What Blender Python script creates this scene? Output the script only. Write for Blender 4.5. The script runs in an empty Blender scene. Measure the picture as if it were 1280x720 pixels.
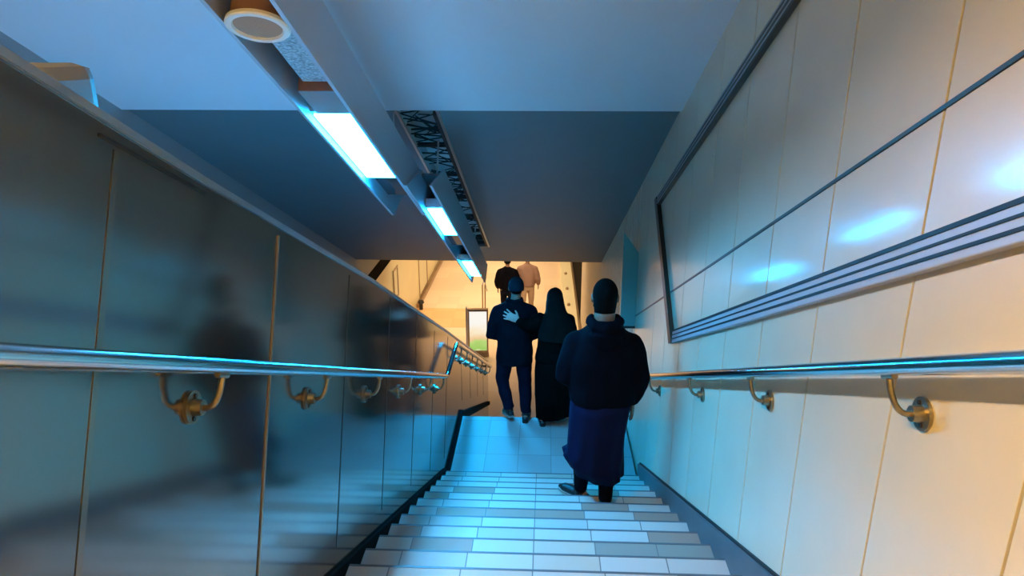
import bpy, bmesh, math, random
from mathutils import Vector, Matrix, noise
random.seed(7)
SC = bpy.context.scene
COL = SC.collection
AL = math.radians(25.3)
CA, SA = math.cos(AL), math.sin(AL)
ZC = 6.6                                   # eye height above the lower hall floor


def S(x, d, n):
    """corridor coordinates (across, down the slope, off the slope) to world"""
    return Vector((x, d * CA + n * SA, ZC - d * SA + n * CA))


def W(x, y, z):
    return Vector((x, y, z + ZC))


# ------------------------------------------------------------------ materials
def mat(name, col, rough=0.5, metal=0.0, emit=None, estr=0.0, coat=0.0, bump=0.0, bscale=40.0, var=0.0, vscale=3.0, spec=0.5):
    m = bpy.data.materials.new(name)
    m.use_nodes = True
    nt = m.node_tree
    b = nt.nodes['Principled BSDF']
    b.inputs['Base Color'].default_value = (*col, 1)
    b.inputs['Roughness'].default_value = rough
    b.inputs['Metallic'].default_value = metal
    b.inputs['Coat Weight'].default_value = coat
    b.inputs['Coat Roughness'].default_value = 0.12
    b.inputs['Specular IOR Level'].default_value = spec
    if emit:
        b.inputs['Emission Color'].default_value = (*emit, 1)
        b.inputs['Emission Strength'].default_value = estr
    tc = nt.nodes.new('ShaderNodeTexCoord')
    if var:
        n = nt.nodes.new('ShaderNodeTexNoise')
        n.inputs['Scale'].default_value = vscale
        n.inputs['Detail'].default_value = 4
        nt.links.new(tc.outputs['Object'], n.inputs['Vector'])
        r = nt.nodes.new('ShaderNodeValToRGB')
        r.color_ramp.elements[0].position = 0.3
        r.color_ramp.elements[1].position = 0.7
        r.color_ramp.elements[0].color = (*[c * (1 - var) for c in col], 1)
        r.color_ramp.elements[1].color = (*[min(1, c * (1 + var)) for c in col], 1)
        nt.links.new(n.outputs['Fac'], r.inputs['Fac'])
        nt.links.new(r.outputs['Color'], b.inputs['Base Color'])
    if bump:
        n = nt.nodes.new('ShaderNodeTexNoise')
        n.inputs['Scale'].default_value = bscale
        n.inputs['Detail'].default_value = 3
        nt.links.new(tc.outputs['Object'], n.inputs['Vector'])
        bp = nt.nodes.new('ShaderNodeBump')
        bp.inputs['Strength'].default_value = bump
        bp.inputs['Distance'].default_value = 0.02
        nt.links.new(n.outputs['Fac'], bp.inputs['Height'])
        nt.links.new(bp.outputs['Normal'], b.inputs['Normal'])
    return m


def tile_mat(name, cols, sx, sy, ox, oy, grout, rough=0.3, gw=0.006):
    """tiles of several plain colours with grout lines, laid out in the object's x and y"""
    m = bpy.data.materials.new(name)
    m.use_nodes = True
    nt = m.node_tree
    L = nt.links
    b = nt.nodes['Principled BSDF']
    b.inputs['Roughness'].default_value = rough
    b.inputs['Specular IOR Level'].default_value = .3
    tc = nt.nodes.new('ShaderNodeTexCoord')
    sp = nt.nodes.new('ShaderNodeSeparateXYZ')
    L.new(tc.outputs['Object'], sp.inputs[0])

    def M(op, a, bb=None):
        n = nt.nodes.new('ShaderNodeMath')
        n.operation = op
        for i, v in enumerate((a, bb)):
            if v is None:
                continue
            if isinstance(v, (int, float)):
                n.inputs[i].default_value = v
            else:
                L.new(v, n.inputs[i])
        return n.outputs[0]
    ux = M('DIVIDE', M('SUBTRACT', sp.outputs['X'], ox), sx)
    uy = M('DIVIDE', M('SUBTRACT', sp.outputs['Y'], oy), sy)
    cb = nt.nodes.new('ShaderNodeCombineXYZ')
    L.new(M('FLOOR', ux), cb.inputs[0])
    L.new(M('FLOOR', uy), cb.inputs[1])
    wn = nt.nodes.new('ShaderNodeTexWhiteNoise')
    wn.noise_dimensions = '2D'
    L.new(cb.outputs[0], wn.inputs['Vector'])
    r = nt.nodes.new('ShaderNodeValToRGB')
    r.color_ramp.interpolation = 'CONSTANT'
    els = r.color_ramp.elements
    els[0].position, els[0].color = cols[0][0], (*cols[0][1], 1)
    els[1].position, els[1].color = cols[1][0], (*cols[1][1], 1)
    for p, c in cols[2:]:
        e = els.new(p)
        e.color = (*c, 1)
    L.new(wn.outputs['Value'], r.inputs['Fac'])
    fx = M('FRACT', ux)
    fy = M('FRACT', uy)
    gx = M('LESS_THAN', M('MINIMUM', fx, M('SUBTRACT', 1.0, fx)), gw / sx / 2)
    gy = M('LESS_THAN', M('MINIMUM', fy, M('SUBTRACT', 1.0, fy)), gw / sy / 2)
    g = M('MAXIMUM', gx, gy)
    mx = nt.nodes.new('ShaderNodeMix')
    mx.data_type = 'RGBA'
    L.new(g, mx.inputs['Factor'])
    L.new(r.outputs['Color'], mx.inputs['A'])
    mx.inputs['B'].default_value = (*grout, 1)
    L.new(mx.outputs['Result'], b.inputs['Base Color'])
    return m


TREADS = [(0.0, (.47, .44, .40)), (.50, (.41, .385, .35)), (.68, (.25, .24, .21)), (.80, (.33, .22, .17)), (.90, (.45, .39, .32))]
M = dict(
    enamel=mat('beige_enamel', (.80, .69, .51), .34, 0, coat=.45, bump=.012, bscale=3, var=.03),
    ribbed=mat('ribbed_enamel', (.74, .66, .54), .4),
    steel_panel=mat('dark_steel_panel', (.27, .25, .23), .12, .9, var=.08, vscale=1.2, bump=.006, bscale=2.5),
    seam=mat('bronze_seam', (.42, .30, .20), .35, .8),
    dullseam=mat('dull_bronze_seam', (.30, .25, .20), .22, .9),
    gap=mat('dark_gap', (.16, .105, .06), .8, spec=.2),
    darkstrip=mat('dark_bronze_strip', (.07, .055, .045), .35, .6),
    alu=mat('brushed_aluminium', (.62, .62, .64), .32, .9, var=.06, vscale=8),
    ledge=mat('grey_ledge', (.52, .50, .54), .45, .2, spec=.3),
    chrome=mat('polished_steel_tube', (.66, .66, .66), .17, 1.0),
    plate=mat('bracket_metal', (.34, .29, .22), .3, .9, var=.15, vscale=30),
    skirt=mat('skirting_grey', (.10, .11, .125), .45, var=.1),
    black=mat('black_matt', (.012, .012, .014), .6),
    treads=tile_mat('tread_tiles', TREADS, .345, .2984, -.024 - .345 * 4, 6.152, (.16, .15, .14), .55),
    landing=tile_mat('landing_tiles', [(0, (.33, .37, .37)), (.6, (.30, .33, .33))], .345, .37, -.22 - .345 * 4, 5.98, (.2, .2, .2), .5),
    hall=tile_mat('hall_tiles', [(0, (.80, .64, .46)), (.5, (.76, .60, .43))], .6, .6, .1, .2, (.62, .48, .33), .45, .004),
    hallband=tile_mat('hall_band_tiles', [(0, (.80, .52, .27)), (.5, (.76, .49, .25))], .6, .6, .1, .2, (.6, .4, .2), .45, .004),
    ceil=mat('ceiling_paint', (.72, .78, .86), .5, var=.03, vscale=.8),
    ceil2=mat('satin_metal_ceiling', (.13, .185, .21), .5, .1, var=.05, vscale=.7, spec=.3),
    baywall=mat('grey_bay_wall', (.30, .34, .36), .5),
    yellow=mat('pale_yellow_tiles', (.82, .74, .46), .35, var=.06, vscale=.6),
    paleyellow=mat('cream_paint', (.80, .74, .50), .45),
    fin=mat('painted_fin', (.42, .46, .52), .4, .2),
    inside=mat('channel_inside', (.07, .06, .065), .5),
    brown=mat('brown_box', (.23, .12, .10), .5),
    speckle=mat('perforated_sheet', (.36, .40, .42), .45, .3, var=.55, vscale=75),
    whitering=mat('white_ring', (.85, .80, .74), .4),
    grille=mat('tan_grille', (.42, .22, .12), .6, bump=.3, bscale=220),
    lens=mat('lamp_lens', (.9, .95, 1), .3, emit=(.008, .52, 1.2), estr=245),
    lens2=mat('far_lamp_lens', (.9, .95, 1), .3, emit=(.008, .52, 1.2), estr=140),
    warmlens=mat('warm_lamp_lens', (1, .95, .9), .3, emit=(1.0, .57, .09), estr=275),
    blackwall=mat('black_wall_cladding', (.006, .006, .007), .9, spec=.05),
    void=mat('pale_void_lining', (.75, .78, .80), .7),
    glass=mat('dark_glass', (.03, .04, .05), .08, 0, spec=.8),
    clearplate=mat('pale_acrylic', (.25, .45, .45), .15),
    teal=mat('teal_paint', (.12, .38, .38), .4),
    beigebox=mat('grey_beige_box', (.13, .12, .09), .55),
    camred=mat('dark_red_housing', (.10, .025, .02), .3),
    skin=mat('skin', (.27, .15, .10), .55, var=.08, vscale=14),
    paleskin=mat('pale_skin', (.62, .46, .40), .5),
    hair=mat('black_hair', (.003, .003, .003), .8, bump=.5, bscale=260, spec=.06),
    navy=mat('navy_cotton', (.003, .004, .026), .85, var=.2, vscale=5, spec=.15),
    jacket=mat('black_jacket_cloth', (.0022, .0022, .005), .85, var=.3, vscale=6, spec=.06),
    jacket2=mat('dark_blue_jacket_cloth', (.003, .005, .010), .85, var=.3, vscale=6, spec=.08),
    beanie=mat('blue_knit', (.008, .024, .040), .9, bump=.4, bscale=160, spec=.15),
    jeans=mat('dark_denim', (.004, .006, .018), .85, var=.3, vscale=9, spec=.1),
    abaya=mat('black_cloth', (.0022, .003, .003), .85, var=.3, vscale=5, spec=.05),
    hijab=mat('black_scarf_cloth', (.003, .0055, .0055), .8, var=.3, vscale=7, spec=.15),
    shoe=mat('black_shoe', (.012, .012, .014), .45),
    sole=mat('grey_sole', (.30, .28, .25), .7),
    olive=mat('olive_shoe', (.06, .07, .035), .6),
    pinkcoat=mat('dusty_pink_coat', (.30, .18, .14), .8, var=.1),
    beigetr=mat('beige_trousers', (.45, .32, .22), .85, var=.1),
)


def poster_mat():
    m = bpy.data.materials.new('backlit_poster')
    m.use_nodes = True
    nt = m.node_tree
    b = nt.nodes['Principled BSDF']
    tc = nt.nodes.new('ShaderNodeTexCoord')
    sp = nt.nodes.new('ShaderNodeSeparateXYZ')
    nt.links.new(tc.outputs['Object'], sp.inputs[0])
    r = nt.nodes.new('ShaderNodeValToRGB')
    mp = nt.nodes.new('ShaderNodeMapRange')
    mp.inputs['From Min'].default_value = 0.12
    mp.inputs['From Max'].default_value = 1.02
    n = nt.nodes.new('ShaderNodeTexNoise')
    n.inputs['Scale'].default_value = 4
    nt.links.new(tc.outputs['Object'], n.inputs['Vector'])
    ad = nt.nodes.new('ShaderNodeMath')
    ad.operation = 'MULTIPLY_ADD'
    ad.inputs[1].default_value = 0.35
    nt.links.new(n.outputs['Fac'], ad.inputs[0])
    nt.links.new(sp.outputs['Z'], ad.inputs[2])
    nt.links.new(ad.outputs[0], mp.inputs['Value'])
    nt.links.new(mp.outputs[0], r.inputs['Fac'])
    e = r.color_ramp.elements
    e[0].position, e[0].color = .0, (1, .95, .8, 1)
    e[1].position, e[1].color = 1.0, (1, .97, .9, 1)
    for p, c in ((.16, (.95, .9, .6)), (.28, (.35, .62, .12)), (.48, (.5, .7, .2)), (.58, (.9, .6, .3)), (.75, (1, .85, .6))):
        x = e.new(p)
        x.color = (*c, 1)
    b.inputs['Base Color'].default_value = (.05, .05, .05, 1)
    nt.links.new(r.outputs['Color'], b.inputs['Emission Color'])
    b.inputs['Emission Strength'].default_value = 0.95
    return m


M['poster'] = poster_mat()


# ------------------------------------------------------------------ mesh helpers
class MB:
    def __init__(s):
        s.v, s.f = [], []

    def add(s, vs, fs):
        o = len(s.v)
        s.v += [Vector(v) for v in vs]
        s.f += [tuple(i + o for i in f) for f in fs]
        return s

    def hexa(s, a):                        # 8 corners: bottom 4, top 4
        return s.add(a, [(3, 2, 1, 0), (4, 5, 6, 7), (0, 1, 5, 4), (1, 2, 6, 5), (2, 3, 7, 6), (3, 0, 4, 7)])

    def box(s, x0, x1, y0, y1, z0, z1, fn=None):
        c = [(x0, y0, z0), (x1, y0, z0), (x1, y1, z0), (x0, y1, z0), (x0, y0, z1), (x1, y0, z1), (x1, y1, z1), (x0, y1, z1)]
        return s.hexa([fn(*p) if fn else p for p in c])

    def sbox(s, x0, x1, d0, d1, n0, n1):   # box lying along the slope
        return s.box(x0, x1, d0, d1, n0, n1, S)

    def prism(s, poly, x0, x1):            # (y, z) outline pushed along x
        n = len(poly)
        vs = [(x0, y, z) for y, z in poly] + [(x1, y, z) for y, z in poly]
        fs = [tuple(range(n))[::-1], tuple(range(n, 2 * n))]
        fs += [(i, (i + 1) % n, n + (i + 1) % n, n + i) for i in range(n)]
        return s.add(vs, fs)

    def rings(s, rings, caps=True):
        n = len(rings[0])
        vs = [p for r in rings for p in r]
        fs = []
        for k in range(len(rings) - 1):
            for i in range(n):
                j = (i + 1) % n
                fs.append((k * n + i, k * n + j, (k + 1) * n + j, (k + 1) * n + i))
        if caps:
            fs.append(tuple(range(n))[::-1])
            fs.append(tuple((len(rings) - 1) * n + i for i in range(n)))
        return s.add(vs, fs)

    def tube(s, pts, rad, seg=16, round_ends=False, flat=None):
        """swept circle through points; rad a number or a list; flat=(axis, k) squashes the ring"""
        pts = [Vector(p) for p in pts]
        R = list(rad) if isinstance(rad, (list, tuple)) else [rad] * len(pts)
        T = []
        for i in range(len(pts)):
            a = pts[max(0, i - 1)]
            b = pts[min(len(pts) - 1, i + 1)]
            T.append((b - a).normalized())
        ref = Vector((0, 0, 1)) if abs(T[0].z) < .9 else Vector((0, 1, 0))
        u = T[0].cross(ref).normalized()
        out = []

        def ring(p, t, u, r):
            w = t.cross(u)
            res = []
            for k in range(seg):
                a = 2 * math.pi * k / seg
                o = u * math.cos(a) * r + w * math.sin(a) * r
                if flat:
                    ax, kk = flat
                    o = o - ax * (o.dot(ax)) * (1 - kk)
                res.append(p + o)
            return res
        for i, (p, t) in enumerate(zip(pts, T)):
            u = (u - t * u.dot(t)).normalized()
            if round_ends and i == 0:
                for q in (.95, .75, .4):
                    out.append(ring(p - t * R[0] * q, t, u, R[0] * math.sqrt(1 - q * q)))
            out.append(ring(p, t, u, R[i]))
            if round_ends and i == len(pts) - 1:
                for q in (.4, .75, .95):
                    out.append(ring(p + t * R[i] * q, t, u, R[i] * math.sqrt(1 - q * q)))
        return s.rings(out)

    def loft(s, secs, seg=24, pw=2.3):     # secs: (centre, rx, ry) horizontal super-ellipses, bottom to top
        out = []
        for c, rx, ry in secs:
            r = []
            for k in range(seg):
                a = 2 * math.pi * k / seg
                cx, sy = math.cos(a), math.sin(a)
                r.append(Vector(c) + Vector((rx * math.copysign(abs(cx) ** (2 / pw), cx), ry * math.copysign(abs(sy) ** (2 / pw), sy), 0)))
            out.append(r)
        return s.rings(out)

    def ball(s, c, rx, ry, rz, seg=18, rot=None):
        out = []
        for k in range(1, seg // 2):
            a = math.pi * k / (seg // 2)
            r = []
            for i in range(seg):
                b = 2 * math.pi * i / seg
                p = Vector((rx * math.sin(a) * math.cos(b), ry * math.sin(a) * math.sin(b), -rz * math.cos(a)))
                r.append(Vector(c) + ((rot @ p) if rot else p))
            out.append(r)
        return s.rings(out)

    def disc(s, c, axis, r, h, seg=24):    # a short cylinder from c along axis
        axis = Vector(axis).normalized()
        return s.tube([Vector(c), Vector(c) + axis * h], r, seg)

    def build(s, name, material, parent=None, smooth=False, bevel=0.0, origin=None):
        vs = s.v
        if origin is not None:
            vs = [v - Vector(origin) for v in s.v]
        me = bpy.data.meshes.new(name)
        me.from_pydata([tuple(v) for v in vs], [], s.f)
        bm = bmesh.new()
        bm.from_mesh(me)
        bmesh.ops.recalc_face_normals(bm, faces=bm.faces)
        if bevel:
            bmesh.ops.bevel(bm, geom=[e for e in bm.edges if len(e.link_faces) == 2 and e.calc_face_angle(0) > .5], offset=bevel, segments=2, affect='EDGES', profile=.6)
        bm.to_mesh(me)
        bm.free()
        if smooth:
            me.shade_smooth()
            me.set_sharp_from_angle(angle=math.radians(40))
        me.materials.append(material)
        o = bpy.data.objects.new(name, me)
        COL.objects.link(o)
        if origin is not None:
            o.location = origin
        if parent:
            o.parent = parent
        return o


def fuse(mb, voxel=.009, smooth=4, fold=None):
    """one continuous skin around everything collected in mb"""
    me = bpy.data.meshes.new('tmp')
    me.from_pydata([tuple(v) for v in mb.v], [], mb.f)
    bm = bmesh.new()
    bm.from_mesh(me)
    bmesh.ops.recalc_face_normals(bm, faces=bm.faces)
    bm.to_mesh(me)
    bm.free()
    o = bpy.data.objects.new('tmp', me)
    COL.objects.link(o)
    r = o.modifiers.new('r', 'REMESH')
    r.mode = 'VOXEL'
    r.voxel_size = voxel
    q = o.modifiers.new('s', 'SMOOTH')
    q.factor = .5
    q.iterations = smooth
    dg = bpy.context.evaluated_depsgraph_get()
    dg.update()
    res = bpy.data.meshes.new_from_object(o.evaluated_get(dg))
    bpy.data.objects.remove(o)
    if fold:
        amp, f1, stretch = fold
        res.update()
        nor = [v.normal.copy() for v in res.vertices]
        for v, n in zip(res.vertices, nor):
            p = Vector((v.co.x * f1, v.co.y * f1, v.co.z * f1 * stretch))
            v.co += n * amp * (noise.noise(p) + .5 * noise.noise(p * 2.1))
    res.shade_smooth()
    return res


def mesh_obj(name, me, material, parent):
    me.name = name
    me.materials.clear()
    me.materials.append(material)
    o = bpy.data.objects.new(name, me)
    COL.objects.link(o)
    o.parent = parent
    return o


def thing(name, label, cat, loc=(0, 0, 0), rz=0, group=None):
    o = bpy.data.objects.new(name, None)
    o.empty_display_size = .1
    COL.objects.link(o)
    o.location = loc
    o.rotation_euler = (0, 0, rz)
    return tag(o, label, cat, group)


def tag(o, label, cat, group=None):
    o['label'] = label
    o['category'] = cat
    if group:
        o['group'] = group
    return o


def struct(o, label=None):
    o['kind'] = 'structure'
    if label:
        o['label'] = label
    return o


# ------------------------------------------------------------------ stairs, landing, hall floor
RUN, RISE = .2984, .1410
NY, NZ = 6.152, -3.904                     # nosing of the last tread of the upper flight
LZ = -4.045                                # landing level (below the eye)
LY = 7.55                                  # far edge of the landing
XL, XR = -.93, 1.0


def flight(y_last, z_last, n, y_end, z_end):
    poly = []
    for k in range(n, -1, -1):
        y1 = y_last - RUN * k
        y0 = y1 - RUN
        z = z_last + RISE * k
        poly += [(y0, z + ZC), (y1, z + ZC)]
    poly.append((y_last, z_end + ZC))
    y0 = y_last - RUN * (n + 1)
    low = [(y_last, z_end - .3 + ZC), (y0, z_last + RISE * n - .45 + ZC)]
    return poly + low


mb = MB().prism(flight(NY, NZ, 26, 0, LZ), XL, XR - .02)
st = struct(mb.build('floor_stairs_upper', M['treads']), 'pale tiled stairs going down to the landing')
mb = MB()
noses = MB()
for k in range(0, 27):
    y1, z = NY - RUN * k, NZ + RISE * k + ZC
    noses.box(XL + .001, XR - .021, y1 - .012, y1 + .002, z - .012, z + .0015)
struct(noses.build('trim_nosings', M['skirt']), 'dark nosing lines along the tread edges')
struct(MB().box(XL, XR - .02, NY - .01, LY, LZ - .3 + ZC, LZ + ZC).build('floor_landing', M['landing']), 'blue lit tiled landing between the two flights')
n2, RUN2 = 17, .262
y_last2, z_last2 = LY + RUN2 * n2, LZ - RISE * n2
poly = [(LY, LZ - .3 + ZC), (LY, LZ + ZC)]
for k in range(1, n2 + 1):
    poly += [(LY + RUN2 * (k - 1), LZ - RISE * k + ZC), (LY + RUN2 * k, LZ - RISE * k + ZC)]
poly += [(y_last2, 0), (y_last2, -.2), (LY + .3, LZ - .9 + ZC)]
struct(MB().prism(poly, XL, XR - .02).build('floor_stairs_lower', M['hall']), 'lower flight of stairs beyond the landing')
struct(MB().box(-3.4, 1.0, y_last2 - .02, 31, -.2, 0).build('floor_hall', M['hall']), 'peach tiled floor of the lower hall')
struct(MB().box(-3.39, -1.65, 17.0, 18.42, 0, .004).build('trim_floor_band', M['hallband']), 'orange tile band crossing the hall floor')

# ------------------------------------------------------------------ right wall
JY = [-1.52, -.96, -.40, .16, .74, 1.33, 1.89, 2.50, 3.09, 3.68, 4.27, 4.86, 5.45, 6.04, 6.62, 7.22]


def zs(y, n):                              # height of slope line n at y
    return (n - y * SA) / CA + ZC


def panel(mb, y0, y1, n0, n1, x0, x1, g=.005):
    a = [(y0 + g, zs(y0 + g, n0)), (y1 - g, zs(y1 - g, n0)), (y1 - g, zs(y1 - g, n1)), (y0 + g, zs(y0 + g, n1))]
    return mb.prism(a, x0, x1)


mb = MB()
for a, b in zip(JY[:-1], JY[1:]):
    panel(mb, a, b, -1.05, .688, XR, XR + .03)
    panel(mb, a, b, .702, 2.2, XR, XR + .03)
wr = struct(mb.build('wall_right', M['enamel'], bevel=.0015), 'beige enamel panel wall with vertical joints')
mb = MB()
mb.prism([(-1.6, zs(-1.6, -1.3)), (7.22, zs(7.22, -1.3)), (7.22, zs(7.22, 2.25)), (-1.6, zs(-1.6, 2.25))], XR + .03, XR + .2)
struct(mb.build('wall_right_backing', M['gap']))
mb = MB().prism([(-1.6, zs(-1.6, .689)), (7.2, zs(7.2, .689)), (7.2, zs(7.2, .701)), (-1.6, zs(-1.6, .701))], XR - .004, XR + .029)
struct(mb.build('trim_reveal', M['darkstrip']), 'dark strip running down the middle of the right wall')
# ribbed wall of the lower flight
mb = MB()
y0, y1 = 7.22, 17.2
mb.prism([(y0, 0), (y1, 0), (y1, 2.6), (y0, zs(y0, 2.25))], XR + .03, XR + .2)
k = y0
while k < y1 - .1:
    zt = zs(y0, 2.25) + (2.6 - zs(y0, 2.25)) * (k - y0) / (y1 - y0)
    mb.box(XR, XR + .03, k + .02, k + .15, max(.02, LZ + ZC - .6 if k < LY else LZ + ZC - .6 - (k - LY) * .48), zt)
    k += .2
struct(mb.build('wall_passage', M['ribbed']), 'ribbed beige wall beside the lower flight')
# skirting
mb = MB().sbox(XR - .03, XR - .001, -1.5, 7.3, -1.0, -.795)
struct(mb.build('baseboard_right', M['skirt'], bevel=.004), 'grey sloping skirting along the right of the stairs')
mb = MB().sbox(XR - .012, XR, -1.5, 7.3, -.795, -.782)
struct(mb.build('trim_skirting_line', M['black']))
mb = MB().sbox(XL + .001, XL + .02, -1.2, 7.25, -1.0, -.875)
mb.box(XL + .001, XL + .03, 6.15, LY + .05, LZ + ZC, LZ + .06 + ZC)
struct(mb.build('baseboard_left', M['blackwall'], bevel=.004), 'black sloping skirting along the left of the stairs')
mb = MB().prism([(LY, LZ + ZC - .05), (LY, LZ + .05 + ZC), (11.7, LZ + .05 + ZC - .473 * (11.7 - LY)), (11.7, LZ - .02 + ZC - .473 * (11.7 - LY))], XL + .001, XL + .03)
struct(mb.build('baseboard_left_lower', M['blackwall']))

# wall frame on the right wall: a slanted metal picture rail
fr = thing('wall_frame', 'long slanted dark metal frame fixed on the beige right wall above the handrail', 'frame')
mb = MB()
E0, E1 = (5.0, .39), (6.12, 1.56)          # far end, low and high corner (y, n)


def rail_strip(mb, n0, n1, x0, x1, ya, yb):
    return mb.prism([(ya, zs(ya, n0)), (yb, zs(yb, n0)), (yb, zs(yb, n1)), (ya, zs(ya, n1))], x0, x1)


rail_strip(mb, .295, .385, XR - .03, XR, -1.55, 5.0)
low = mb.build('bottom_rail', M['ledge'], fr, bevel=.004)
low['label'] = 'grey ledge with three dark grooves'
for a, b in ((.318, .327), (.347, .354), (.374, .386)):
    rail_strip(MB(), a, b, XR - .0335, XR - .028, -1.55, 5.0).build('groove_line', M['black'], low)
mb = MB()
rail_strip(mb, 1.49, 1.57, XR - .03, XR, -1.55, 6.1)
top = mb.build('top_rail', M['darkstrip'], fr, bevel=.004)
for a in (1.503, 1.53, 1.555):
    rail_strip(MB(), a, a + .006, XR - .0335, XR - .028, -1.55, 6.08).build('ridge_line', M['fin'], top)
p = [(E0[0], zs(E0[0], .295)), (E0[0] + .10, zs(E0[0] + .10, .295)), (E1[0] + .09, zs(E1[0] + .09, 1.57)), (E1[0] - .01, zs(E1[0] - .01, 1.57))]
MB().prism(p, XR - .035, XR).build('end_rail', M['darkstrip'], fr, bevel=.004)

# projecting teal panel by the landing
tp = thing('projecting_panel', 'narrow teal panel with slanted top sticking out of the right wall past the frame', 'panel', W(XR, 7.2, -2.75))
z0, z1, z2 = 0, .80, 1.02
mb = MB().add([(-.16, 0, z0), (0, 0, z0), (0, 0, z1), (-.16, 0, z2), (-.16, .05, z0), (0, .05, z0), (0, .05, z1), (-.16, .05, z2)],
              [(0, 1, 2, 3), (4, 7, 6, 5), (0, 4, 5, 1), (1, 5, 6, 2), (2, 6, 7, 3), (3, 7, 4, 0)])
mb.build('board', M['teal'], tp, bevel=.004)
MB().box(-.165, 0, -.005, .055, -.025, 0).build('bottom_edge', M['black'], tp)

# ------------------------------------------------------------------ left parapet
TOP = [(-1.6, 1.40), (1.29, -.023), (1.93, -.339), (3.73, -1.19), (6.56, -2.595), (11.72, -5.20)]
poly = [(y, z + ZC) for y, z in TOP]
poly += [(11.72, 0), (9.5, LZ + ZC - 2.0), (LY, LZ + ZC - .5), (6.1, LZ + ZC - .5), (-1.6, zs(-1.6, -1.3))]
wl = struct(MB().prism(poly, XL - .16, XL).build('wall_left', M['steel_panel']), 'dark glossy metal parapet on the left of the stairs')
mb = MB()
for (ya, za), (yb, zb) in zip(TOP[:-1], TOP[1:]):
    mb.prism([(ya, za + ZC), (yb, zb + ZC), (yb, zb + ZC + .02), (ya, za + ZC + .02)], XL - .17, XL + .008)
struct(mb.build('trim_parapet_cap', M['alu']), 'bright metal capping along the top of the left parapet')
mb = MB()
for d in (3.42, 4.38, 5.36, 6.28, 7.2):
    nt = .49 if d < 6 else .42
    lo = -.78
    mb.sbox(XL - .001, XL + .002, d - .004 + .03 * 0, d + .004, lo, nt)
for y in (7.75, 8.7, 9.7, 10.7):
    zt = -2.595 + (y - 6.56) * (-5.20 + 2.595) / (11.72 - 6.56)
    mb.box(XL - .001, XL + .002, y, y + .008, LZ + .2 - .473 * (y - LY) + ZC, zt + ZC - .03)
struct(mb.build('trim_panel_seams', M['darkstrip']), 'bronze seams between the parapet panels')
struct(MB().sbox(XL - .001, XL + .004, 2.455, 2.469, -.78, .49).build('trim_seam', M['seam']), 'bronze strip between two parapet panels near the camera')
struct(MB().sbox(XL - .001, XL + .002, 1.475, 1.495, -.78, .48).build('trim_wide_seam', M['dullseam']))
mb = MB().sbox(XL, XL + .003, 1.42, 1.90, .490, .498)
struct(mb.build('trim_slot', M['black']), 'short dark slot near the top of the parapet')

# ------------------------------------------------------------------ handrails
CHR, PLT = M['chrome'], M['plate']


def arc_pts(c0, ctrl, c1, n=8):
    c0, ctrl, c1 = map(Vector, (c0, ctrl, c1))
    return [c0 * (1 - t) ** 2 + ctrl * 2 * t * (1 - t) + c1 * t * t for t in [i / n for i in range(n + 1)]]


def bracket(parent, plate, inward, up, along, rail_pt):
    """wall plate, boss and a bent arm that reaches the underside of the rail"""
    plate = Vector(plate)
    inw = Vector((inward, 0, 0))
    b = bpy.data.objects.new('bracket', None)
    COL.objects.link(b)
    b.parent = parent
    m = MB().tube([plate, plate + inw * .010], .045, 24)
    pl = m.build('wall_plate', PLT, b, True)
    m = MB().tube([plate + inw * .010, plate + inw * .035], [.024, .021], 18)
    m.build('boss', PLT, pl, True)
    for sx in (-1, 1):
        MB().disc(plate + inw * .010 + up * .03 * sx, inw, .007, .004, 8).build('bolt', M['darkstrip'], pl)
    r = Vector(rail_pt)
    a = arc_pts(plate + inw * .03, Vector((r.x, plate.y, plate.z)) - up * .012, r - up * .02, 12)
    MB().tube(a, .0085, 12).build('arm', PLT, b, True)
    MB().tube([r - up * .024 - along * .03, r - up * .024 + along * .03], .009, 10).build('saddle', PLT, b, True)
    return b


UP, AD = Vector((0, SA, CA)), Vector((0, CA, -SA))
xr, nr = .915, .052
h = thing('handrail', 'polished steel handrail on brackets along the beige right wall', 'handrail', (0, 0, 0), 0, None)
MB().tube([S(xr, d, nr) for d in (-1.2, 0, 2, 4, 6, 6.9)] + [S(xr + .03, 6.97, nr - .004), S(xr + .082, 7.0, nr - .01)], .0235, 24).build('rail_tube', CHR, h, True)
for d in (.65, 1.94, 3.2, 4.5, 6.1):
    bracket(h, S(XR, d, -.068), -1, UP, AD, S(xr, d, nr))
xl, nl = -.85, .023
h2 = thing('handrail', 'polished steel handrail on brackets along the dark left parapet, kinked at the landing', 'handrail')
pts = [S(xl, d, nl) for d in (-1.0, 0, 2, 4, 6, 6.45)]
e = S(xl, 6.62, nl + .006)
pts += [e, Vector((xl, e.y + .07, W(0, 0, -2.80).z)), W(xl, 6.5, -2.795), W(xl, 6.72, -2.795), W(xl, 6.82, -2.83), W(xl, 6.95, -2.90)]
pts += [W(xl, 9.0, -3.93), W(xl, 11.35, -5.12), W(xl, 11.45, -5.16), W(xl - .06, 11.47, -5.17)]
MB().tube(pts, .0215, 24).build('rail_tube', CHR, h2, True)
for d in (.95, 1.91, 2.87, 3.82, 4.75, 5.62, 6.38):
    bracket(h2, S(XL, d, -.088), 1, UP, AD, S(xl, d, nl))
sl2 = math.atan(.506)
U2, A2 = Vector((0, math.sin(sl2), math.cos(sl2))), Vector((0, math.cos(sl2), -math.sin(sl2)))
for y in (7.15, 7.7, 8.3, 8.95, 9.65, 10.4, 11.15):
    z = -2.90 - (y - 6.95) * .506
    bracket(h2, W(XL, y - .05, z - .10), 1, U2, A2, W(xl, y, z))

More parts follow.
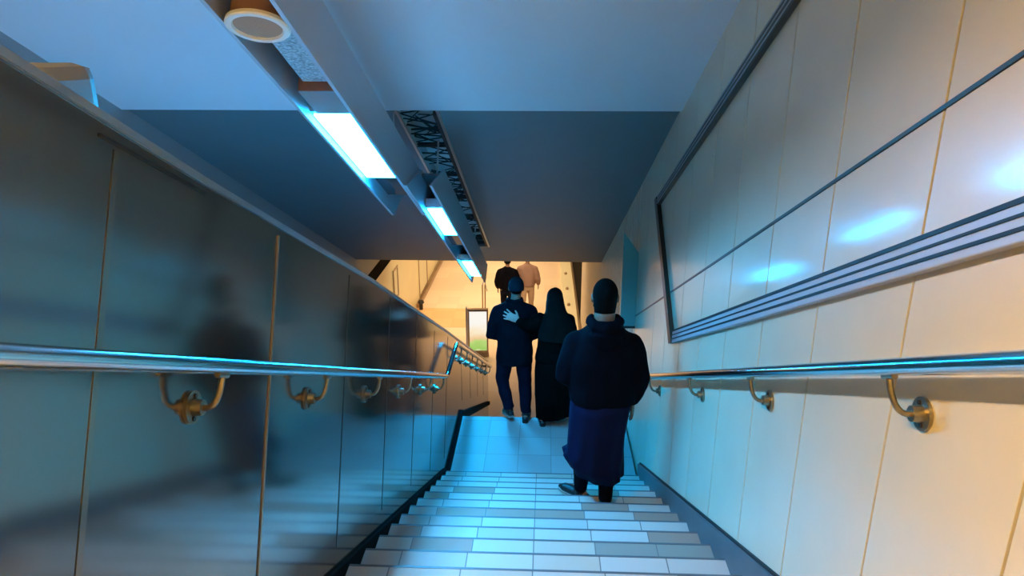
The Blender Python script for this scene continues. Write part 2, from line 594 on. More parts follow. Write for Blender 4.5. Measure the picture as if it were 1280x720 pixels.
# ------------------------------------------------------------------ ceilings, side bay, shell of the lower hall
NC = 1.95
struct(MB().sbox(-3.4, XR, -2.2, 5.05, NC, NC + .2).build('ceiling', M['ceil']), 'pale sloping ceiling above the stairs')
N2 = NC + .03
SLX0, SLX1, SLD0, SLD1 = -1.09, -.80, 5.06, 10.6
mb = MB().sbox(-3.4, SLX0, 5.05, 11.95, N2, N2 + .2)
mb.sbox(SLX1, XR, 5.05, 11.95, N2, N2 + .2)
mb.sbox(SLX0, SLX1, SLD1, 11.95, N2, N2 + .2)
struct(mb.build('ceiling_lower', M['ceil2']), 'dark satin sloping ceiling above the landing')
struct(MB().sbox(SLX0 - .1, SLX1 + .1, SLD0 - .05, SLD1 + .1, N2 + .14, N2 + .17).build('ceiling_void', M['void']))
mb = MB().sbox(SLX0 - .02, SLX0 + .002, SLD0, SLD1, N2 - .012, N2 + .012)
mb.sbox(SLX1 - .002, SLX1 + .02, SLD0, SLD1, N2 - .014, N2 + .012)
mb.sbox(SLX0, SLX1, SLD1 - .01, SLD1, N2 - .012, N2 + .012)
ml = MB().sbox(SLX0 + .001, SLX0 + .006, SLD0, SLD1, N2 + .012, N2 + .22)
ml.sbox(SLX1 - .006, SLX1 - .001, SLD0, SLD1, N2 + .012, N2 + .22)
struct(ml.build('trim_slot_lining', M['void']))
struct(mb.build('trim_slot_edge', M['alu']), 'bright metal edges of the ceiling slot')
# lattice inside the slot
mb = MB()
nn = N2 + .03
for k in range(105):
    d = random.uniform(SLD0 + .05, SLD1 - .1)
    a = random.uniform(-1.2, 1.2)
    x0, x1 = (SLX0, SLX1) if random.random() < .75 else (SLX0 + random.uniform(0, .15), SLX1 - random.uniform(0, .1))
    d2 = d + a * .28
    if SLD0 < d2 < SLD1:
        t = .0055
        mb.tube([S(x0, d, nn + random.uniform(-.02, .02)), S(x1, d2, nn + random.uniform(-.02, .02))], t, 4)
for d in [SLD0 + .03 + .9 * i for i in range(7)]:
    mb.sbox(SLX0, SLX1, d, d + .02, nn - .02, nn + .02)
lt = mb.build('ceiling_lattice', M['black'])
tag(lt, 'black criss-cross lattice grille set in the ceiling slot', 'lattice')
mb = MB().sbox(SLX1 - .03, SLX1 - .002, SLD0 + .1, SLD1 - .1, nn - .05, nn + .03)
mb.build('side_bar', M['black'], lt)

WBX = -3.15
mb = MB().prism([(-1.6, 0), (11.75, 0), (11.75, zs(11.75, 2.2)), (-1.6, zs(-1.6, 2.2))], WBX - .2, WBX)
struct(mb.build('wall_bay', M['baywall']), 'grey wall on the far left behind the parapet')
struct(MB().sbox(WBX, XL - .16, -1.9, 14, -1.35, -1.2).build('floor_bay', M['landing']))
struct(MB().box(-3.4, XR + .2, -1.8, -1.6, 5.2, 10).build('wall_back', M['baywall']))
struct(MB().box(-3.6, 1.2, 11.9, 31, 3.35, 3.5).build('ceiling_hall', M['paleyellow']))
struct(MB().box(-3.6, -3.4, 11.75, 31, 0, 2.2).build('wall_hall_left', M['yellow']), 'pale yellow wall of the lower hall')
struct(MB().box(-3.6, -3.38, 11.75, 31, 2.5, 3.35).build('wall_hall_upper', M['baywall']))
struct(MB().box(-3.6, -3.38, 11.75, 31, 2.2, 2.5).build('trim_dark_band', M['blackwall']), 'black band above the yellow wall')
struct(MB().box(XR, 1.2, 17.2, 31, 0, 3.35).build('wall_hall_right', M['blackwall']), 'black wall at the right end of the hall')
struct(MB().box(-3.6, 1.2, 30.8, 31, 0, 3.35).build('wall_hall_end', M['paleyellow']))
struct(MB().box(-3.4, -3.3, 18.42, 30.8, 0, .12).build('baseboard_hall', M['seam']), 'brown skirting below the yellow wall')

# ------------------------------------------------------------------ ceiling light channels
HB, HT = 1.35, 1.65


def fin_plate(mb, x0, x1, d0b, d0t, d1b, d1t, nb=HB, ntp=HT):
    c = [S(x0, d0b, nb), S(x1, d0b, nb), S(x1, d1b, nb), S(x0, d1b, nb), S(x0, d0t, ntp), S(x1, d0t, ntp), S(x1, d1t, ntp), S(x0, d1t, ntp)]
    return mb.hexa(c)


def channel(label, xa, xb, d0, d1, back, fwd, lenses, warm=(), lens='lens'):
    t = thing('light_channel', label, 'ceiling light', S((xa + xb) / 2, (d0 + d1) / 2, HT), 0, None)
    inv = Vector(t.location)

    def put(mb, name, m, parent=t, smooth=False, bevel=0):
        mb.v = [v - inv for v in mb.v]
        return mb.build(name, m, parent, smooth, bevel)
    put(fin_plate(MB(), xa - .018, xa, d0, d0 + back, d1, d1 + fwd), 'side_fin', M['fin'])
    put(fin_plate(MB(), xb, xb + .018, d0, d0 + back, d1, d1 + fwd), 'side_fin', M['fin'])
    put(MB().sbox(xa, xb, d0 + back, d1 + fwd * .6, HT - .05, HT - .03), 'top_pan', M['inside'])
    for s in (d0 + .9, d1 - .7):
        put(MB().tube([S((xa + xb) / 2, s, HT - .03), S((xa + xb) / 2, s, NC + .04)], .008, 8), 'hanger_rod', M['fin'])
    for a, b in list(lenses) + list(warm):
        f = put(MB().sbox(xa, xb, a - .03, b + .03, HB + .045, HB + .12), 'lamp_housing', M['fin'])
        put(MB().sbox(xa + .012, xb - .012, a, b, HB + .035, HB + .0449), 'lens', M['warmlens' if (a, b) in warm else lens], f)
    return t, put


ch, put = channel('upper ceiling light channel with a round speaker, brown box and one bright lamp', -1.24, -1.0, -1.5, 5.85, .25, .42, [(3.66, 4.85)], [(-1.5, -.6), (-.45, .45)])
sp = put(MB().tube([S(-1.12, 2.62, HT - .05), S(-1.12, 2.62, HB + .02)], .105, 32), 'speaker_can', M['brown'], smooth=True)
ring = MB()
cs = []
for r, n in ((.105, HB + .02), (.122, HB + .012), (.124, HB - .002), (.118, HB - .008), (.098, HB - .008), (.092, HB + .004)):
    cs.append([S(-1.12 + r * math.cos(a), 2.62 + r * math.sin(a), n) for a in [2 * math.pi * i / 40 for i in range(40)]])
put(ring.rings(cs, False), 'speaker_ring', M['whitering'], sp, True)
put(MB().tube([S(-1.12, 2.62, HB + .012), S(-1.12, 2.62, HB + .002)], .093, 32), 'speaker_grille', M['grille'], sp)
put(MB().sbox(-1.17, -1.0, 2.78, 3.3, HB + .07, HB + .09), 'perforated_sheet', M['speckle'])
put(MB().sbox(-1.2, -1.0, 3.32, 3.62, HB + .03, HB + .17), 'ballast_box', M['brown'])
put(MB().sbox(-1.24, -1.0, 4.9, 5.6, HB + .11, HB + .13), 'dark_cover', M['glass'])
ch2, put = channel('second ceiling light channel further down, holding two bright lamps', -.962, -.80, 4.92, 10.0, .62, .3, [(5.79, 6.84), (8.45, 9.6)], lens='lens2')
put(MB().sbox(-.962, -.80, 6.9, 7.6, HB + .08, HB + .1), 'dark_cover', M['glass'])
cs = []
for r, n in ((.055, HB + .05), (.07, HB + .03), (.07, HB), (.055, HB), (.05, HB + .02)):
    cs.append([S(-.888 + r * math.cos(a), 8.05 + r * math.sin(a), n) for a in [2 * math.pi * i / 28 for i in range(28)]])
put(MB().rings(cs, False), 'lamp_ring', M['whitering'], smooth=True)
# ------------------------------------------------------------------ box and camera behind the parapet
pb = thing('service_pillar', 'rounded grey-beige pillar top behind the left parapet in the upper corner', 'pillar', W(-1.55, 2.15, 0) - Vector((0, 0, 2.2)))
zt = ZC + .005 - pb.location.z
MB().box(-.22, .14, -.17, .17, -.12, zt - .03).build('pillar_body', M['beigebox'], pb, bevel=.05)
cam_t = thing('security_camera', 'small dark red dome camera on the grey-beige pillar top', 'camera', W(-1.62, 2.12, -.025))
MB().tube([(0, 0, 0), (0, 0, .02)], [.07, .06], 20).build('mount_base', M['black'], cam_t, True)
MB().ball((0, 0, .022), .045, .045, .022).build('dome', M['camred'], cam_t, True)

# ------------------------------------------------------------------ things in the lower hall
po = thing('poster_stand', 'backlit poster panel with green and white picture standing on the hall floor', 'poster', W(-1.42, 15.2, -6.6), math.radians(4))
MB().box(-.24, .24, -.05, .05, 0, .08).build('foot', M['seam'], po, bevel=.006)
MB().box(-.23, .23, -.04, .04, .08, 1.16).build('case', M['seam'], po, bevel=.008)
MB().box(-.195, .195, -.046, -.038, .16, 1.10).build('picture', M['poster'], po)
MB().box(-.275, -.235, -.05, .05, 0, 1.2).build('post', M['alu'], po, bevel=.006)
gp = thing('guide_post', 'thin brown double post with a small arm standing behind the poster panel', 'post', W(-1.42, 17, -6.6))
MB().box(-.09, .09, -.09, .09, 0, .03).build('base', M['seam'], gp, bevel=.004)
for s in (-.045, .02):
    MB().tube([(s, 0, .03), (s, 0, 1.15)], .016, 12).build('post_tube', M['seam'], gp, True)
MB().tube([(-.045, 0, 1.13), (.0, 0, 1.3), (.07, 0, .98)], .012, 10).build('arm', M['alu'], gp, True)
ba = thing('low_barrier', 'pale yellow low barrier with dark knobs along the black hall wall', 'barrier', W(.76, 20, -6.6))
MB().box(-.16, .18, -3.6, 3.6, 0, .14).build('barrier_body', M['paleyellow'], ba, bevel=.01)
for y in (-1.6, -.2, 1.3):
    MB().ball((-.02, y, .17), .045, .045, .045).build('knob', M['seam'], ba, True)
MB().box(.19, .23, -3.6, 3.6, 0, .22).build('edge_board', M['seam'], ba)
for lab, y0, y1, z1 in (('tall brown outlined panel on the yellow hall wall, right of the narrow one', 18.9, 20.3, 2.15), ('narrow brown outlined panel high on the yellow hall wall', 15.6, 16.1, 1.9)):
    wp = thing('wall_panel', lab, 'panel', Vector((-3.4, y0, 0)))
    z0 = .12 if y0 > 18 else 1.15
    MB().box(0, .012, 0, y1 - y0, z0, z1).build('panel_face', M['paleyellow'], wp)
    for a, b, c, d in ((0, .05, z0, z1), (y1 - y0 - .05, y1 - y0, z0, z1), (.05, y1 - y0 - .05, z1 - .05, z1), (.05, y1 - y0 - .05, z0, z0 + .05)):
        MB().box(.012, .03, a, b, c, d).build('panel_edge', M['seam'], wp)
kn = MB().tube([(0, 0, 0), (0, 0, .16), (0, 0, .2), (0, 0, .26)], [.05, .05, .09, .06], 16).build('floor_bollard', M['black'], None, True)
kn.location = W(-3.25, 18.3, -6.6)
tag(kn, 'small black bollard at the end of the brown skirting below the yellow wall', 'bollard')


# ------------------------------------------------------------------ people
def V(*a):
    return Vector(a)


def hand(mb, wrist, d, n, thumb, scale=1.0, curl=.5, spread=.12):
    """palm and five bent fingers: d the way the fingers point, n out of the palm, thumb the thumb's side"""
    d, n = d.normalized(), n.normalized()
    s = thumb.normalized()
    k = scale
    c = [wrist, wrist + d * .03 * k, wrist + d * .065 * k, wrist + d * .095 * k]
    mb.tube(c, [.026 * k, .036 * k, .042 * k, .038 * k], 14, True, flat=(n, .42))
    for i, (off, ln) in enumerate(((.030, .072), (.010, .080), (-.011, .074), (-.030, .058))):
        a = wrist + d * .088 * k + s * off * k
        fd = (d + s * off / .03 * spread).normalized()
        p1 = a + fd * ln * .45 * k
        p2 = p1 + (fd + n * curl * .6).normalized() * ln * .32 * k
        p3 = p2 + (fd + n * curl * 1.4).normalized() * ln * .25 * k
        mb.tube([a - d * .02, a, p1, p2, p3], [.0095 * k, .0095 * k, .009 * k, .0083 * k, .0072 * k], 8, True)
    a = wrist + d * .03 * k + s * .028 * k
    td = (d * .7 + s * .9 + n * .2).normalized()
    p1 = a + td * .034 * k
    p2 = p1 + (td + d * .5).normalized() * .030 * k
    mb.tube([a - s * .015, a, p1, p2], [.013 * k, .012 * k, .0105 * k, .009 * k], 8, True)


def head(mb, c, yaw=0.0, h=.235):
    """skull, jaw, nose, brows, lips and ears round centre c; the face looks along +y turned by yaw"""
    R = Matrix.Rotation(yaw, 3, 'Z')

    def P(x, y, z):
        return c + R @ V(x * h / .235, y * h / .235, z * h / .235)
    k = h / .235
    mb.ball(P(0, -.012, .022), .077 * k, .097 * k, .095 * k, 24, R)
    mb.ball(P(0, .025, -.045), .062 * k, .070 * k, .075 * k, 20, R)
    mb.ball(P(0, .060, -.090), .030 * k, .026 * k, .026 * k, 14, R)
    mb.tube([P(0, .088, .012), P(0, .104, -.022), P(0, .098, -.034)], [.010 * k, .014 * k, .012 * k], 10, True)
    for s in (-1, 1):
        mb.ball(P(s * .032, .080, .020), .022 * k, .012 * k, .009 * k, 10, R)
        mb.ball(P(s * .032, .078, .002), .013 * k, .012 * k, .010 * k, 10, R)
        mb.ball(P(s * .080, -.005, -.010), .010 * k, .020 * k, .033 * k, 12, R)
    mb.ball(P(0, .089, -.060), .024 * k, .010 * k, .007 * k, 10, R)
    mb.ball(P(0, .087, -.070), .020 * k, .010 * k, .007 * k, 10, R)


def body(root, J, skin, girth=1.0, voxel=.008):
    """one continuous figure from its joints"""
    mb = MB()
    head(mb, J['head'], J.get('yaw', 0), J.get('hh', .235))
    mb.tube([J['head'] - V(0, .01, .06), J['neck'], J['neck'] - V(0, .01, .07)], [.052 * J.get('nk', 1), .055 * J.get('nk', 1), .07], 16)
    p, ch = J['pelvis'], J['chest']
    g = girth
    mid = p.lerp(ch, .5)
    mb.loft([(p - V(0, 0, .10), .11 * g, .08 * g), (p, .165 * g, .11 * g), (mid, .145 * g, .10 * g), (ch, .165 * g, .112 * g), (ch + V(0, 0, .13), .15, .085), (ch + V(0, 0, .19), .07, .06)])
    for s in 'lr':
        sh, el, wr = J['sh' + s] - V(0, 0, .035), J['el' + s], J['wr' + s]
        sh.x *= .92
        mb.tube([sh, sh.lerp(el, .5), el, el.lerp(wr, .35), wr], [.054 * g, .046 * g, .038, .038, .026], 14, True)
        mb.tube([sh, ch + V(0, 0, .1)], [.055, .06], 14, True)
        hd = J.get('hd' + s)
        if hd:
            hand(mb, wr, *hd)
        hp, kn, an = J['hp' + s], J['kn' + s], J['an' + s]
        mb.tube([hp, hp.lerp(kn, .5), kn, kn.lerp(an, .35), an], [.092 * g, .078 * g, .056, .055, .036], 16, True)
        fd = J['ft' + s]
        mb.tube([an - fd * .04 - V(0, 0, .03), an + fd * .05 - V(0, 0, .035), an + fd * .13 - V(0, 0, .045), an + fd * .17 - V(0, 0, .05)], [.033, .036, .034, .022], 12, True, flat=(V(0, 0, 1), .7))
    return mesh_obj('body', fuse(mb, voxel), skin, root)


def shoe(root, an, fd, m, sole, pitch=0.0):
    """a shoe round an ankle: upper, sole and heel counter"""
    fd = fd.normalized()
    sd = fd.cross(V(0, 0, 1))
    up = V(0, 0, 1)
    if pitch:
        q = Matrix.Rotation(pitch, 3, sd)
        fd, up = q @ fd, q @ up
    b = an - up * .082
    mb = MB()
    mb.tube([an + up * .03, an - up * .03, b + up * .03], [.046, .05, .044], 14)
    mb.tube([b - fd * .055 + up * .035, b + up * .042, b + fd * .09 + up * .036, b + fd * .165 + up * .026, b + fd * .20 + up * .02], [.038, .044, .047, .042, .024], 16, True, flat=(up, .78))
    o = mesh_obj('shoe', fuse(mb, .007, 3), m, root)
    s = MB()
    out = []
    prof = [(-.095, .022), (-.07, .036), (0, .038), (.08, .047), (.15, .046), (.20, .033), (.222, .012)]
    for t in (0, .022):
        pts = [b + fd * a + sd * w + up * (t - .006) for a, w in prof] + [b + fd * a - sd * w + up * (t - .006) for a, w in prof[::-1]]
        out.append(pts)
    s.rings(out)
    s.build('sole', sole, o)
    return o


def sleeve_chain(mb, sh, el, wr, r0, r1, r2):
    mb.tube([sh + V(0, 0, .0), V(sh.x * .35, sh.y, sh.z + .05)], [r0 * .98, r0 * .95], 16, True)
    mb.tube([sh, sh.lerp(el, .33), sh.lerp(el, .7), el, el.lerp(wr, .3), el.lerp(wr, .7), wr], [r0, r0 * 1.03, r1 * 1.08, r1, r1 * .98, (r1 + r2) / 2, r2], 18, True)


def hair_cap(root, c, m, cut, h=.235, grow=1.06, yaw=0.0, name='hair'):
    """close cap over the skull; cut(v) tells where it covers"""
    mb = MB()
    k = h / .235 * grow
    mb.ball(c + V(0, -.012, .024), .077 * k, .097 * k, .095 * k, 36)
    me = bpy.data.meshes.new(name)
    me.from_pydata([tuple(v) for v in mb.v], [], mb.f)
    bm = bmesh.new()
    bm.from_mesh(me)
    bmesh.ops.delete(bm, geom=[v for v in bm.verts if not cut(v.co - c)], context='VERTS')
    bmesh.ops.recalc_face_normals(bm, faces=bm.faces)
    bmesh.ops.solidify(bm, geom=bm.faces[:], thickness=.006)
    bm.to_mesh(me)
    bm.free()
    me.shade_smooth()
    return mesh_obj(name, me, m, root)


# --- the man on the stairs: black hooded jacket over a long navy robe
root = thing('person', 'person in black jacket over long navy robe walking down the stairs, seen from behind', 'person', W(.45, 4.80, NZ + RISE * 4))
J = dict(head=V(.0, .03, 1.715), neck=V(0, .0, 1.585), pelvis=V(-.01, 0, .97), chest=V(0, 0, 1.30), hh=.262, nk=1.38,
         shl=V(-.18, 0, 1.385), ell=V(-.265, .02, 1.12), wrl=V(-.13, .22, 1.02), hdl=(V(.9, .35, -.1), V(.1, -.9, -.1), V(0, .3, .9), 1, .7),
         shr=V(.18, 0, 1.385), elr=V(.275, -.02, 1.12), wrr=V(.235, .04, .90), hdr=(V(.02, .06, -1), V(-1, .1, 0), V(0, 1, .0), 1, .5),
         hpl=V(-.10, 0, .93), knl=V(-.105, .14, .46), anl=V(-.115, .235, .01),
         hpr=V(.09, 0, .93), knr=V(.075, .05, .52), anr=V(.06, -.03, .085), ftl=V(-.75, .66, 0), ftr=V(.12, 1, 0))
J['ftl'].normalize()
J['ftr'].normalize()
body(root, J, M['skin'], 1.25)
mb = MB()
c = J['head']
mb.ball(c + V(0, -.016, .026), .090, .113, .110, 30)
mb.loft([(c + V(0, -.022, -.115), .074, .070), (c + V(0, -.022, -.06), .080, .088), (c + V(0, -.018, 0), .086, .10)], 28, 2.0)
me = fuse(mb, .008, 3)
bm = bmesh.new()
bm.from_mesh(me)
bmesh.ops.delete(bm, geom=[v for v in bm.verts if v.co.y - c.y > (.085 if v.co.z - c.z > .045 else .0) or (v.co.z - c.z < .01 and v.co.y - c.y > -.018)], context='VERTS')
bm.to_mesh(me)
bm.free()
mesh_obj('hair', me, M['hair'], root)
# short beard along the jaw
mb = MB()
c = J['head']
mb.tube([c + V(-.070, .0, -.05), c + V(-.062, .045, -.085), c + V(-.03, .085, -.105), c + V(0, .094, -.110), c + V(.03, .085, -.105), c + V(.062, .045, -.085), c + V(.070, .0, -.05)], [.012, .018, .02, .021, .02, .018, .012], 10, True)
mesh_obj('beard', fuse(mb, .006, 2), M['hair'], root)
mb = MB()
mb.loft([(V(.005, 0, .925), .232, .17), (V(.005, 0, .99), .245, .185), (V(0, 0, 1.10), .245, .185), (V(0, 0, 1.26), .248, .18), (V(0, -.01, 1.395), .215, .155), (V(0, -.015, 1.485), .15, .12), (V(0, -.01, 1.54), .085, .08)], 32, 2.4)
sleeve_chain(mb, V(-.195, 0, 1.362), V(-.258, .0, 1.12), V(-.15, .18, 1.0), .092, .084, .05)
sleeve_chain(mb, V(.195, 0, 1.362), V(.264, -.02, 1.12), V(.238, .03, .925), .092, .084, .05)
jk = mesh_obj('jacket', fuse(mb, .011, 6, (.010, 7, .6)), M['jacket'], root)
mb = MB()                                  # folded hood lying on the shoulders
ringp = []
mb.tube([V(-.09, .05, 1.55), V(-.105, -.04, 1.555), V(-.07, -.095, 1.535), V(0, -.115, 1.525), V(.07, -.095, 1.535), V(.105, -.04, 1.555), V(.09, .05, 1.55)], [.03, .036, .045, .055, .045, .036, .03], 14, True)
mb.loft([(V(0, -.11, 1.33), .05, .03), (V(0, -.125, 1.40), .11, .045), (V(0, -.115, 1.49), .12, .05)], 20)
mesh_obj('hood', fuse(mb, .009, 6, (.006, 12, 1)), M['jacket'], jk)


def robe(secs, seg=72, folds=9, amp=.012, thick=.006):
    """an open hanging skirt: rings of (centre, rx, ry, tilt) with folds that deepen towards the hem"""
    mb = MB()
    rings = []
    N = len(secs)
    for i, (c, rx, ry, hem) in enumerate(secs):
        f = 1 - i / (N - 1)
        r = []
        for k in range(seg):
            a = 2 * math.pi * k / seg
            w = 1 + amp / .2 * f * (math.sin(folds * a + 1.3 * i) + .6 * math.sin((folds * 2 + 1) * a + .7))
            z = hem(a) if hem else 0
            r.append(Vector(c) + V(rx * math.cos(a) * w, ry * math.sin(a) * w, z))
        rings.append(r)
    mb.rings(rings, False)
    me = bpy.data.meshes.new('robe')
    me.from_pydata([tuple(v) for v in mb.v], [], mb.f)
    bm = bmesh.new()
    bm.from_mesh(me)
    bmesh.ops.recalc_face_normals(bm, faces=bm.faces)
    bmesh.ops.solidify(bm, geom=bm.faces[:], thickness=thick)
    bm.to_mesh(me)
    bm.free()
    me.shade_smooth()
    return me


def hem1(a):                               # the wind lifts the left side of the hem
    return .085 * max(0, -math.cos(a)) - .02 * math.cos(a)


me = robe([(V(-.02, .07, .26), .215, .17, hem1), (V(-.045, .06, .36), .232, .185, hem1), (V(-.03, .05, .48), .215, .185, None), (V(-.02, .03, .66), .212, .18, None), (V(-.005, .0, .85), .222, .175, None), (V(0, 0, 1.02), .222, .165, None)], folds=5, amp=.013)
mesh_obj('robe', me, M['navy'], root)
for s in 'lr':
    an, kn = J['an' + s], J['kn' + s]
    mb = MB().tube([an + V(0, 0, .0), an.lerp(kn, .3), an.lerp(kn, .75)], [.052, .062, .075], 16)
    mesh_obj('trouser_leg', fuse(mb, .009, 4, (.005, 14, .7)), M['jacket'], root)
    shoe(root, J['an' + s], J['ft' + s], M['shoe'], M['sole'] if s == 'l' else M['shoe'])

# --- the man in the knitted cap on the landing
root = thing('person', 'person in blue knitted cap, dark jacket and jeans at the landing edge', 'person', W(-.29, 7.50, LZ))
J = dict(head=V(.015, .03, 1.60), neck=V(.01, .0, 1.475), pelvis=V(0, 0, .92), chest=V(0, 0, 1.24),
         shl=V(-.17, 0, 1.36), ell=V(-.265, .0, 1.05), wrl=V(-.12, .2, 1.0), hdl=(V(.8, .5, .1), V(.2, -.9, 0), V(0, .2, .9), 1, .7),
         shr=V(.17, 0, 1.36), elr=V(.22, .02, 1.07), wrr=V(.15, .2, .96), hdr=(V(-.6, .7, .1), V(-.2, -.9, 0), V(0, .2, .9), 1, .7),
         hpl=V(-.10, 0, .88), knl=V(-.145, .06, .46), anl=V(-.065, .02, .125),
         hpr=V(.09, 0, .88), knr=V(.115, .04, .47), anr=V(.13, .0, .085), ftl=V(-.35, .94, 0).normalized(), ftr=V(.1, 1, 0).normalized())
body(root, J, M['skin'], 1.0)
hair_cap(root, J['head'], M['beanie'], lambda v: v.z > (-.015 if v.y < .03 else .03), .235, 1.12, name='knitted_cap')
hair_cap(root, J['head'], M['hair'], lambda v: v.y < .03 and v.z > -.06, .235, 1.035)
mb = MB()
mb.loft([(V(0, 0, .72), .195, .14), (V(0, 0, .84), .205, .15), (V(0, 0, 1.02), .195, .145), (V(0, 0, 1.22), .205, .145), (V(0, -.005, 1.35), .185, .125), (V(0, -.01, 1.42), .12, .10), (V(0, -.005, 1.475), .078, .078)], 30, 2.4)
sleeve_chain(mb, V(-.18, 0, 1.335), V(-.262, .0, 1.05), V(-.13, .18, 1.0), .078, .066, .045)
sleeve_chain(mb, V(.18, 0, 1.335), V(.222, .02, 1.065), V(.16, .18, .965), .078, .066, .045)
jk = mesh_obj('jacket', fuse(mb, .011, 5, (.009, 8, .7)), M['jacket2'], root)
mb = MB().tube([V(-.07, .05, 1.47), V(-.08, -.04, 1.475), V(0, -.085, 1.47), V(.08, -.04, 1.475), V(.07, .05, 1.47)], [.02, .025, .028, .025, .02], 12, True)
mesh_obj('collar', fuse(mb, .008, 4), M['jacket2'], jk)
mb = MB()
mb.loft([(V(0, 0, .76), .14, .115), (V(0, 0, .92), .172, .125), (V(0, 0, 1.0), .16, .115)], 24)
for s in 'lr':
    mb.tube([J['hp' + s], J['hp' + s].lerp(J['kn' + s], .5), J['kn' + s], J['kn' + s].lerp(J['an' + s], .5), J['an' + s] + V(0, 0, .01)], [.105, .092, .078, .07, .062], 18)
mesh_obj('jeans', fuse(mb, .010, 5, (.008, 10, .8)), M['jeans'], root)
shoe(root, J['anl'], J['ftl'], M['shoe'], M['sole'], math.radians(-14))
shoe(root, J['anr'], J['ftr'], M['shoe'], M['shoe'])

# --- the woman beside him, her hand on his back
root = thing('person', 'person in long black robe and head scarf with one hand on her companion', 'person', W(.15, 7.425, LZ))
J = dict(head=V(.0, .03, 1.50), neck=V(0, .0, 1.385), pelvis=V(0, 0, .88), chest=V(0, 0, 1.17), hh=.225,
         shl=V(-.15, 0, 1.29), ell=V(-.29, -.03, 1.22), wrl=V(-.385, -.085, 1.285), hdl=(V(-.88, .0, .42), V(.0, 1, 0), V(.42, 0, .9), 1.12, .06, .3),
         shr=V(.15, 0, 1.29), elr=V(.19, .02, 1.0), wrr=V(.12, .18, .9), hdr=(V(-.6, .7, .1), V(-.2, -.9, 0), V(0, .2, .9), 1, .6),
         hpl=V(-.09, 0, .84), knl=V(-.11, .03, .45), anl=V(-.12, .0, .085),
         hpr=V(.09, 0, .84), knr=V(.08, .04, .45), anr=V(.06, .08, .10), ftl=V(-.1, 1, 0).normalized(), ftr=V(.3, .95, 0).normalized())
body(root, J, M['paleskin'], .95, .006)
mb = MB()
mb.loft([(V(-.01, 0, .80), .205, .16), (V(0, 0, .95), .19, .15), (V(0, 0, 1.15), .185, .14), (V(0, 0, 1.27), .165, .115), (V(0, 0, 1.36), .09, .08)], 28)
mb.tube([V(-.155, 0, 1.265), V(-.24, -.025, 1.215), V(-.30, -.035, 1.215), V(-.375, -.078, 1.27)], [.085, .082, .075, .052], 18, True)
sleeve_chain(mb, V(.155, 0, 1.265), V(.195, .02, 1.0), V(.13, .17, .91), .075, .07, .055)
up_ = mesh_obj('robe_top', fuse(mb, .011, 6, (.009, 8, .6)), M['abaya'], root)
me = robe([(V(.02, .03, .10), .205, .17, lambda a: .03 * math.cos(a)), (V(.01, .02, .35), .215, .175, None), (V(0, .0, .65), .21, .165, None), (V(0, 0, .92), .195, .15, None)], folds=8, amp=.008)
mesh_obj('robe_skirt', me, M['abaya'], root)
mb = MB()
c = J['head']
mb.ball(c + V(0, -.014, .026), .090, .110, .108, 26)
mb.loft([(V(.05, -.06, 1.06), .235, .11), (V(.035, -.055, 1.18), .205, .12), (V(.02, -.04, 1.28), .165, .125), (V(.01, -.025, 1.38), .115, .115), (V(0, -.02, 1.47), .098, .108), (V(0, -.016, 1.54), .088, .105)], 30, 2.1)
mesh_obj('head_scarf', fuse(mb, .010, 6, (.009, 9, .35)), M['hijab'], root)
shoe(root, J['anl'], J['ftl'], M['shoe'], M['shoe'])
shoe(root, J['anr'], J['ftr'], M['olive'], M['sole'])


# --- two people far off in the lower hall
def walker(label, loc, top, bottom, shoes, w, flip=1, rz=0.0):
    root = thing('person', label, 'person', loc, rz)
    f = flip
    J = dict(head=V(0, .03, 1.63), neck=V(0, 0, 1.505), pelvis=V(0, 0, .95), chest=V(0, 0, 1.28),
             shl=V(-.18, 0, 1.40), ell=V(-.27, -.02 * f, 1.12), wrl=V(-.25, .12 * f, .90), hdl=(V(0, .25, -1), V(1, 0, 0), V(0, 1, .2), 1, .5),
             shr=V(.18, 0, 1.40), elr=V(.27, .02 * f, 1.12), wrr=V(.28, .10, .92), hdr=(V(0, .25, -1), V(-1, 0, 0), V(0, 1, .2), 1, .5),
             hpl=V(-.09, 0, .91), knl=V(-.11, .12 * f, .48), anl=V(-.10, .16 * f, .085),
             hpr=V(.09, 0, .91), knr=V(.10, -.03 * f, .48), anr=V(.10, -.20 * f, .10), ftl=V(-.1, 1, 0).normalized(), ftr=V(.1, 1, 0).normalized())
    body(root, J, M['skin'], 1.0, .012)
    hair_cap(root, J['head'], M['hair'], lambda v: v.y < .06 and v.z > (-.05 if v.y < .02 else .03))
    mb = MB()
    mb.loft([(V(0, 0, .93), .20 * w, .15), (V(0, 0, 1.08), .21 * w, .15), (V(0, 0, 1.26), .215 * w, .15), (V(0, -.005, 1.39), .19 * w, .125), (V(0, -.01, 1.46), .12, .10), (V(0, -.005, 1.51), .078, .078)], 28, 2.4)
    sleeve_chain(mb, V(-.19, 0, 1.37), V(-.268, -.02 * f, 1.11), V(-.252, .11 * f, .925), .08, .07, .05)
    sleeve_chain(mb, V(.19, 0, 1.37), V(.268, .02 * f, 1.11), V(.278, .09, .945), .08, .07, .05)
    mesh_obj('coat', fuse(mb, .014, 5, (.008, 8, .7)), top, root)
    mb = MB()
    mb.loft([(V(0, 0, .80), .14, .11), (V(0, 0, .95), .17, .12), (V(0, 0, 1.02), .16, .115)], 24)
    for s in 'lr':
        mb.tube([J['hp' + s], J['hp' + s].lerp(J['kn' + s], .5), J['kn' + s], J['kn' + s].lerp(J['an' + s], .5), J['an' + s] + V(0, 0, .01)], [.10, .088, .07, .062, .056], 16)
    mesh_obj('trousers', fuse(mb, .014, 4, (.006, 9, .8)), bottom, root)
    for s in 'lr':
        shoe(root, J['an' + s], J['ft' + s], shoes, shoes)


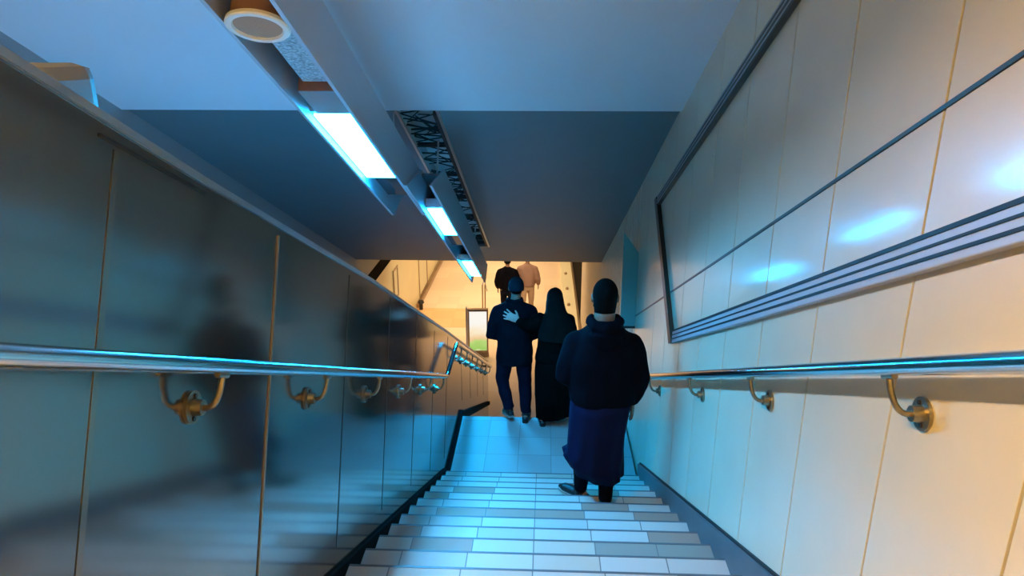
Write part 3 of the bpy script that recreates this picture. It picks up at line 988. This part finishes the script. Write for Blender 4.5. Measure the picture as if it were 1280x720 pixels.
walker('person in black jacket and dark jeans walking away across the lower hall', W(-.86, 17.4, -6.6), M['jacket'], M['jeans'], M['shoe'], 1.1)
walker('person in dusty pink coat and beige trousers walking away across the lower hall', W(-.36, 17.7, -6.6), M['pinkcoat'], M['beigetr'], M['sole'], 1.0, -1)


# ------------------------------------------------------------------ lamps
def area(name, loc, size, energy, col, target=None, spread=math.pi):
    l = bpy.data.lights.new(name, 'AREA')
    l.shape = 'RECTANGLE'
    l.size, l.size_y = size
    l.energy = energy
    l.color = col
    l.spread = spread
    o = bpy.data.objects.new(name, l)
    COL.objects.link(o)
    o.location = loc
    if target is not None:
        o.rotation_euler = (Vector(target) - Vector(loc)).to_track_quat('-Z', 'Y').to_euler()
    return o


area('lamp_warm_entrance', W(-.3, -1.2, 1.9), (1.2, .8), 4, (1.0, .62, .30), W(.6, 2.2, -1.2))
for y in (16.2, 18.8, 22.0, 26.0):
    area('lamp_hall', Vector((-1.2, y, 3.3)), (3.2, 1.2), 100, (1.0, .73, .45), Vector((-1.2, y + .6, 0)), math.radians(125))

area('fill_bay', S(-2.0, 4.3, -.8), (1.0, 1.8), 26, (.16, .52, 1.0), S(-2.0, 4.2, 2))  # unseen upward fill behind the parapet, added to brighten the left ceiling
w = bpy.data.worlds.new('world')
SC.world = w
w.use_nodes = True
w.node_tree.nodes['Background'].inputs[0].default_value = (.25, .4, .6, 1)
w.node_tree.nodes['Background'].inputs[1].default_value = .05

# ------------------------------------------------------------------ camera
cd = bpy.data.cameras.new('camera')
cd.sensor_width = 36
cd.lens = 900 * 36 / 1280
cd.clip_start = .02
cam = bpy.data.objects.new('camera', cd)
COL.objects.link(cam)
cam.location = (0, 0, ZC)
cam.rotation_euler = (math.radians(90 - 18), 0, math.radians(2.45))
SC.camera = cam
SC.view_settings.view_transform = 'Standard'
SC.view_settings.look = 'None'
SC.view_settings.gamma = 1
SC.view_settings.exposure = 0
SC.view_settings.use_curve_mapping = False
SC.cycles.max_bounces = 8
SC.cycles.use_denoising = True
SC.cycles.sample_clamp_indirect = 8
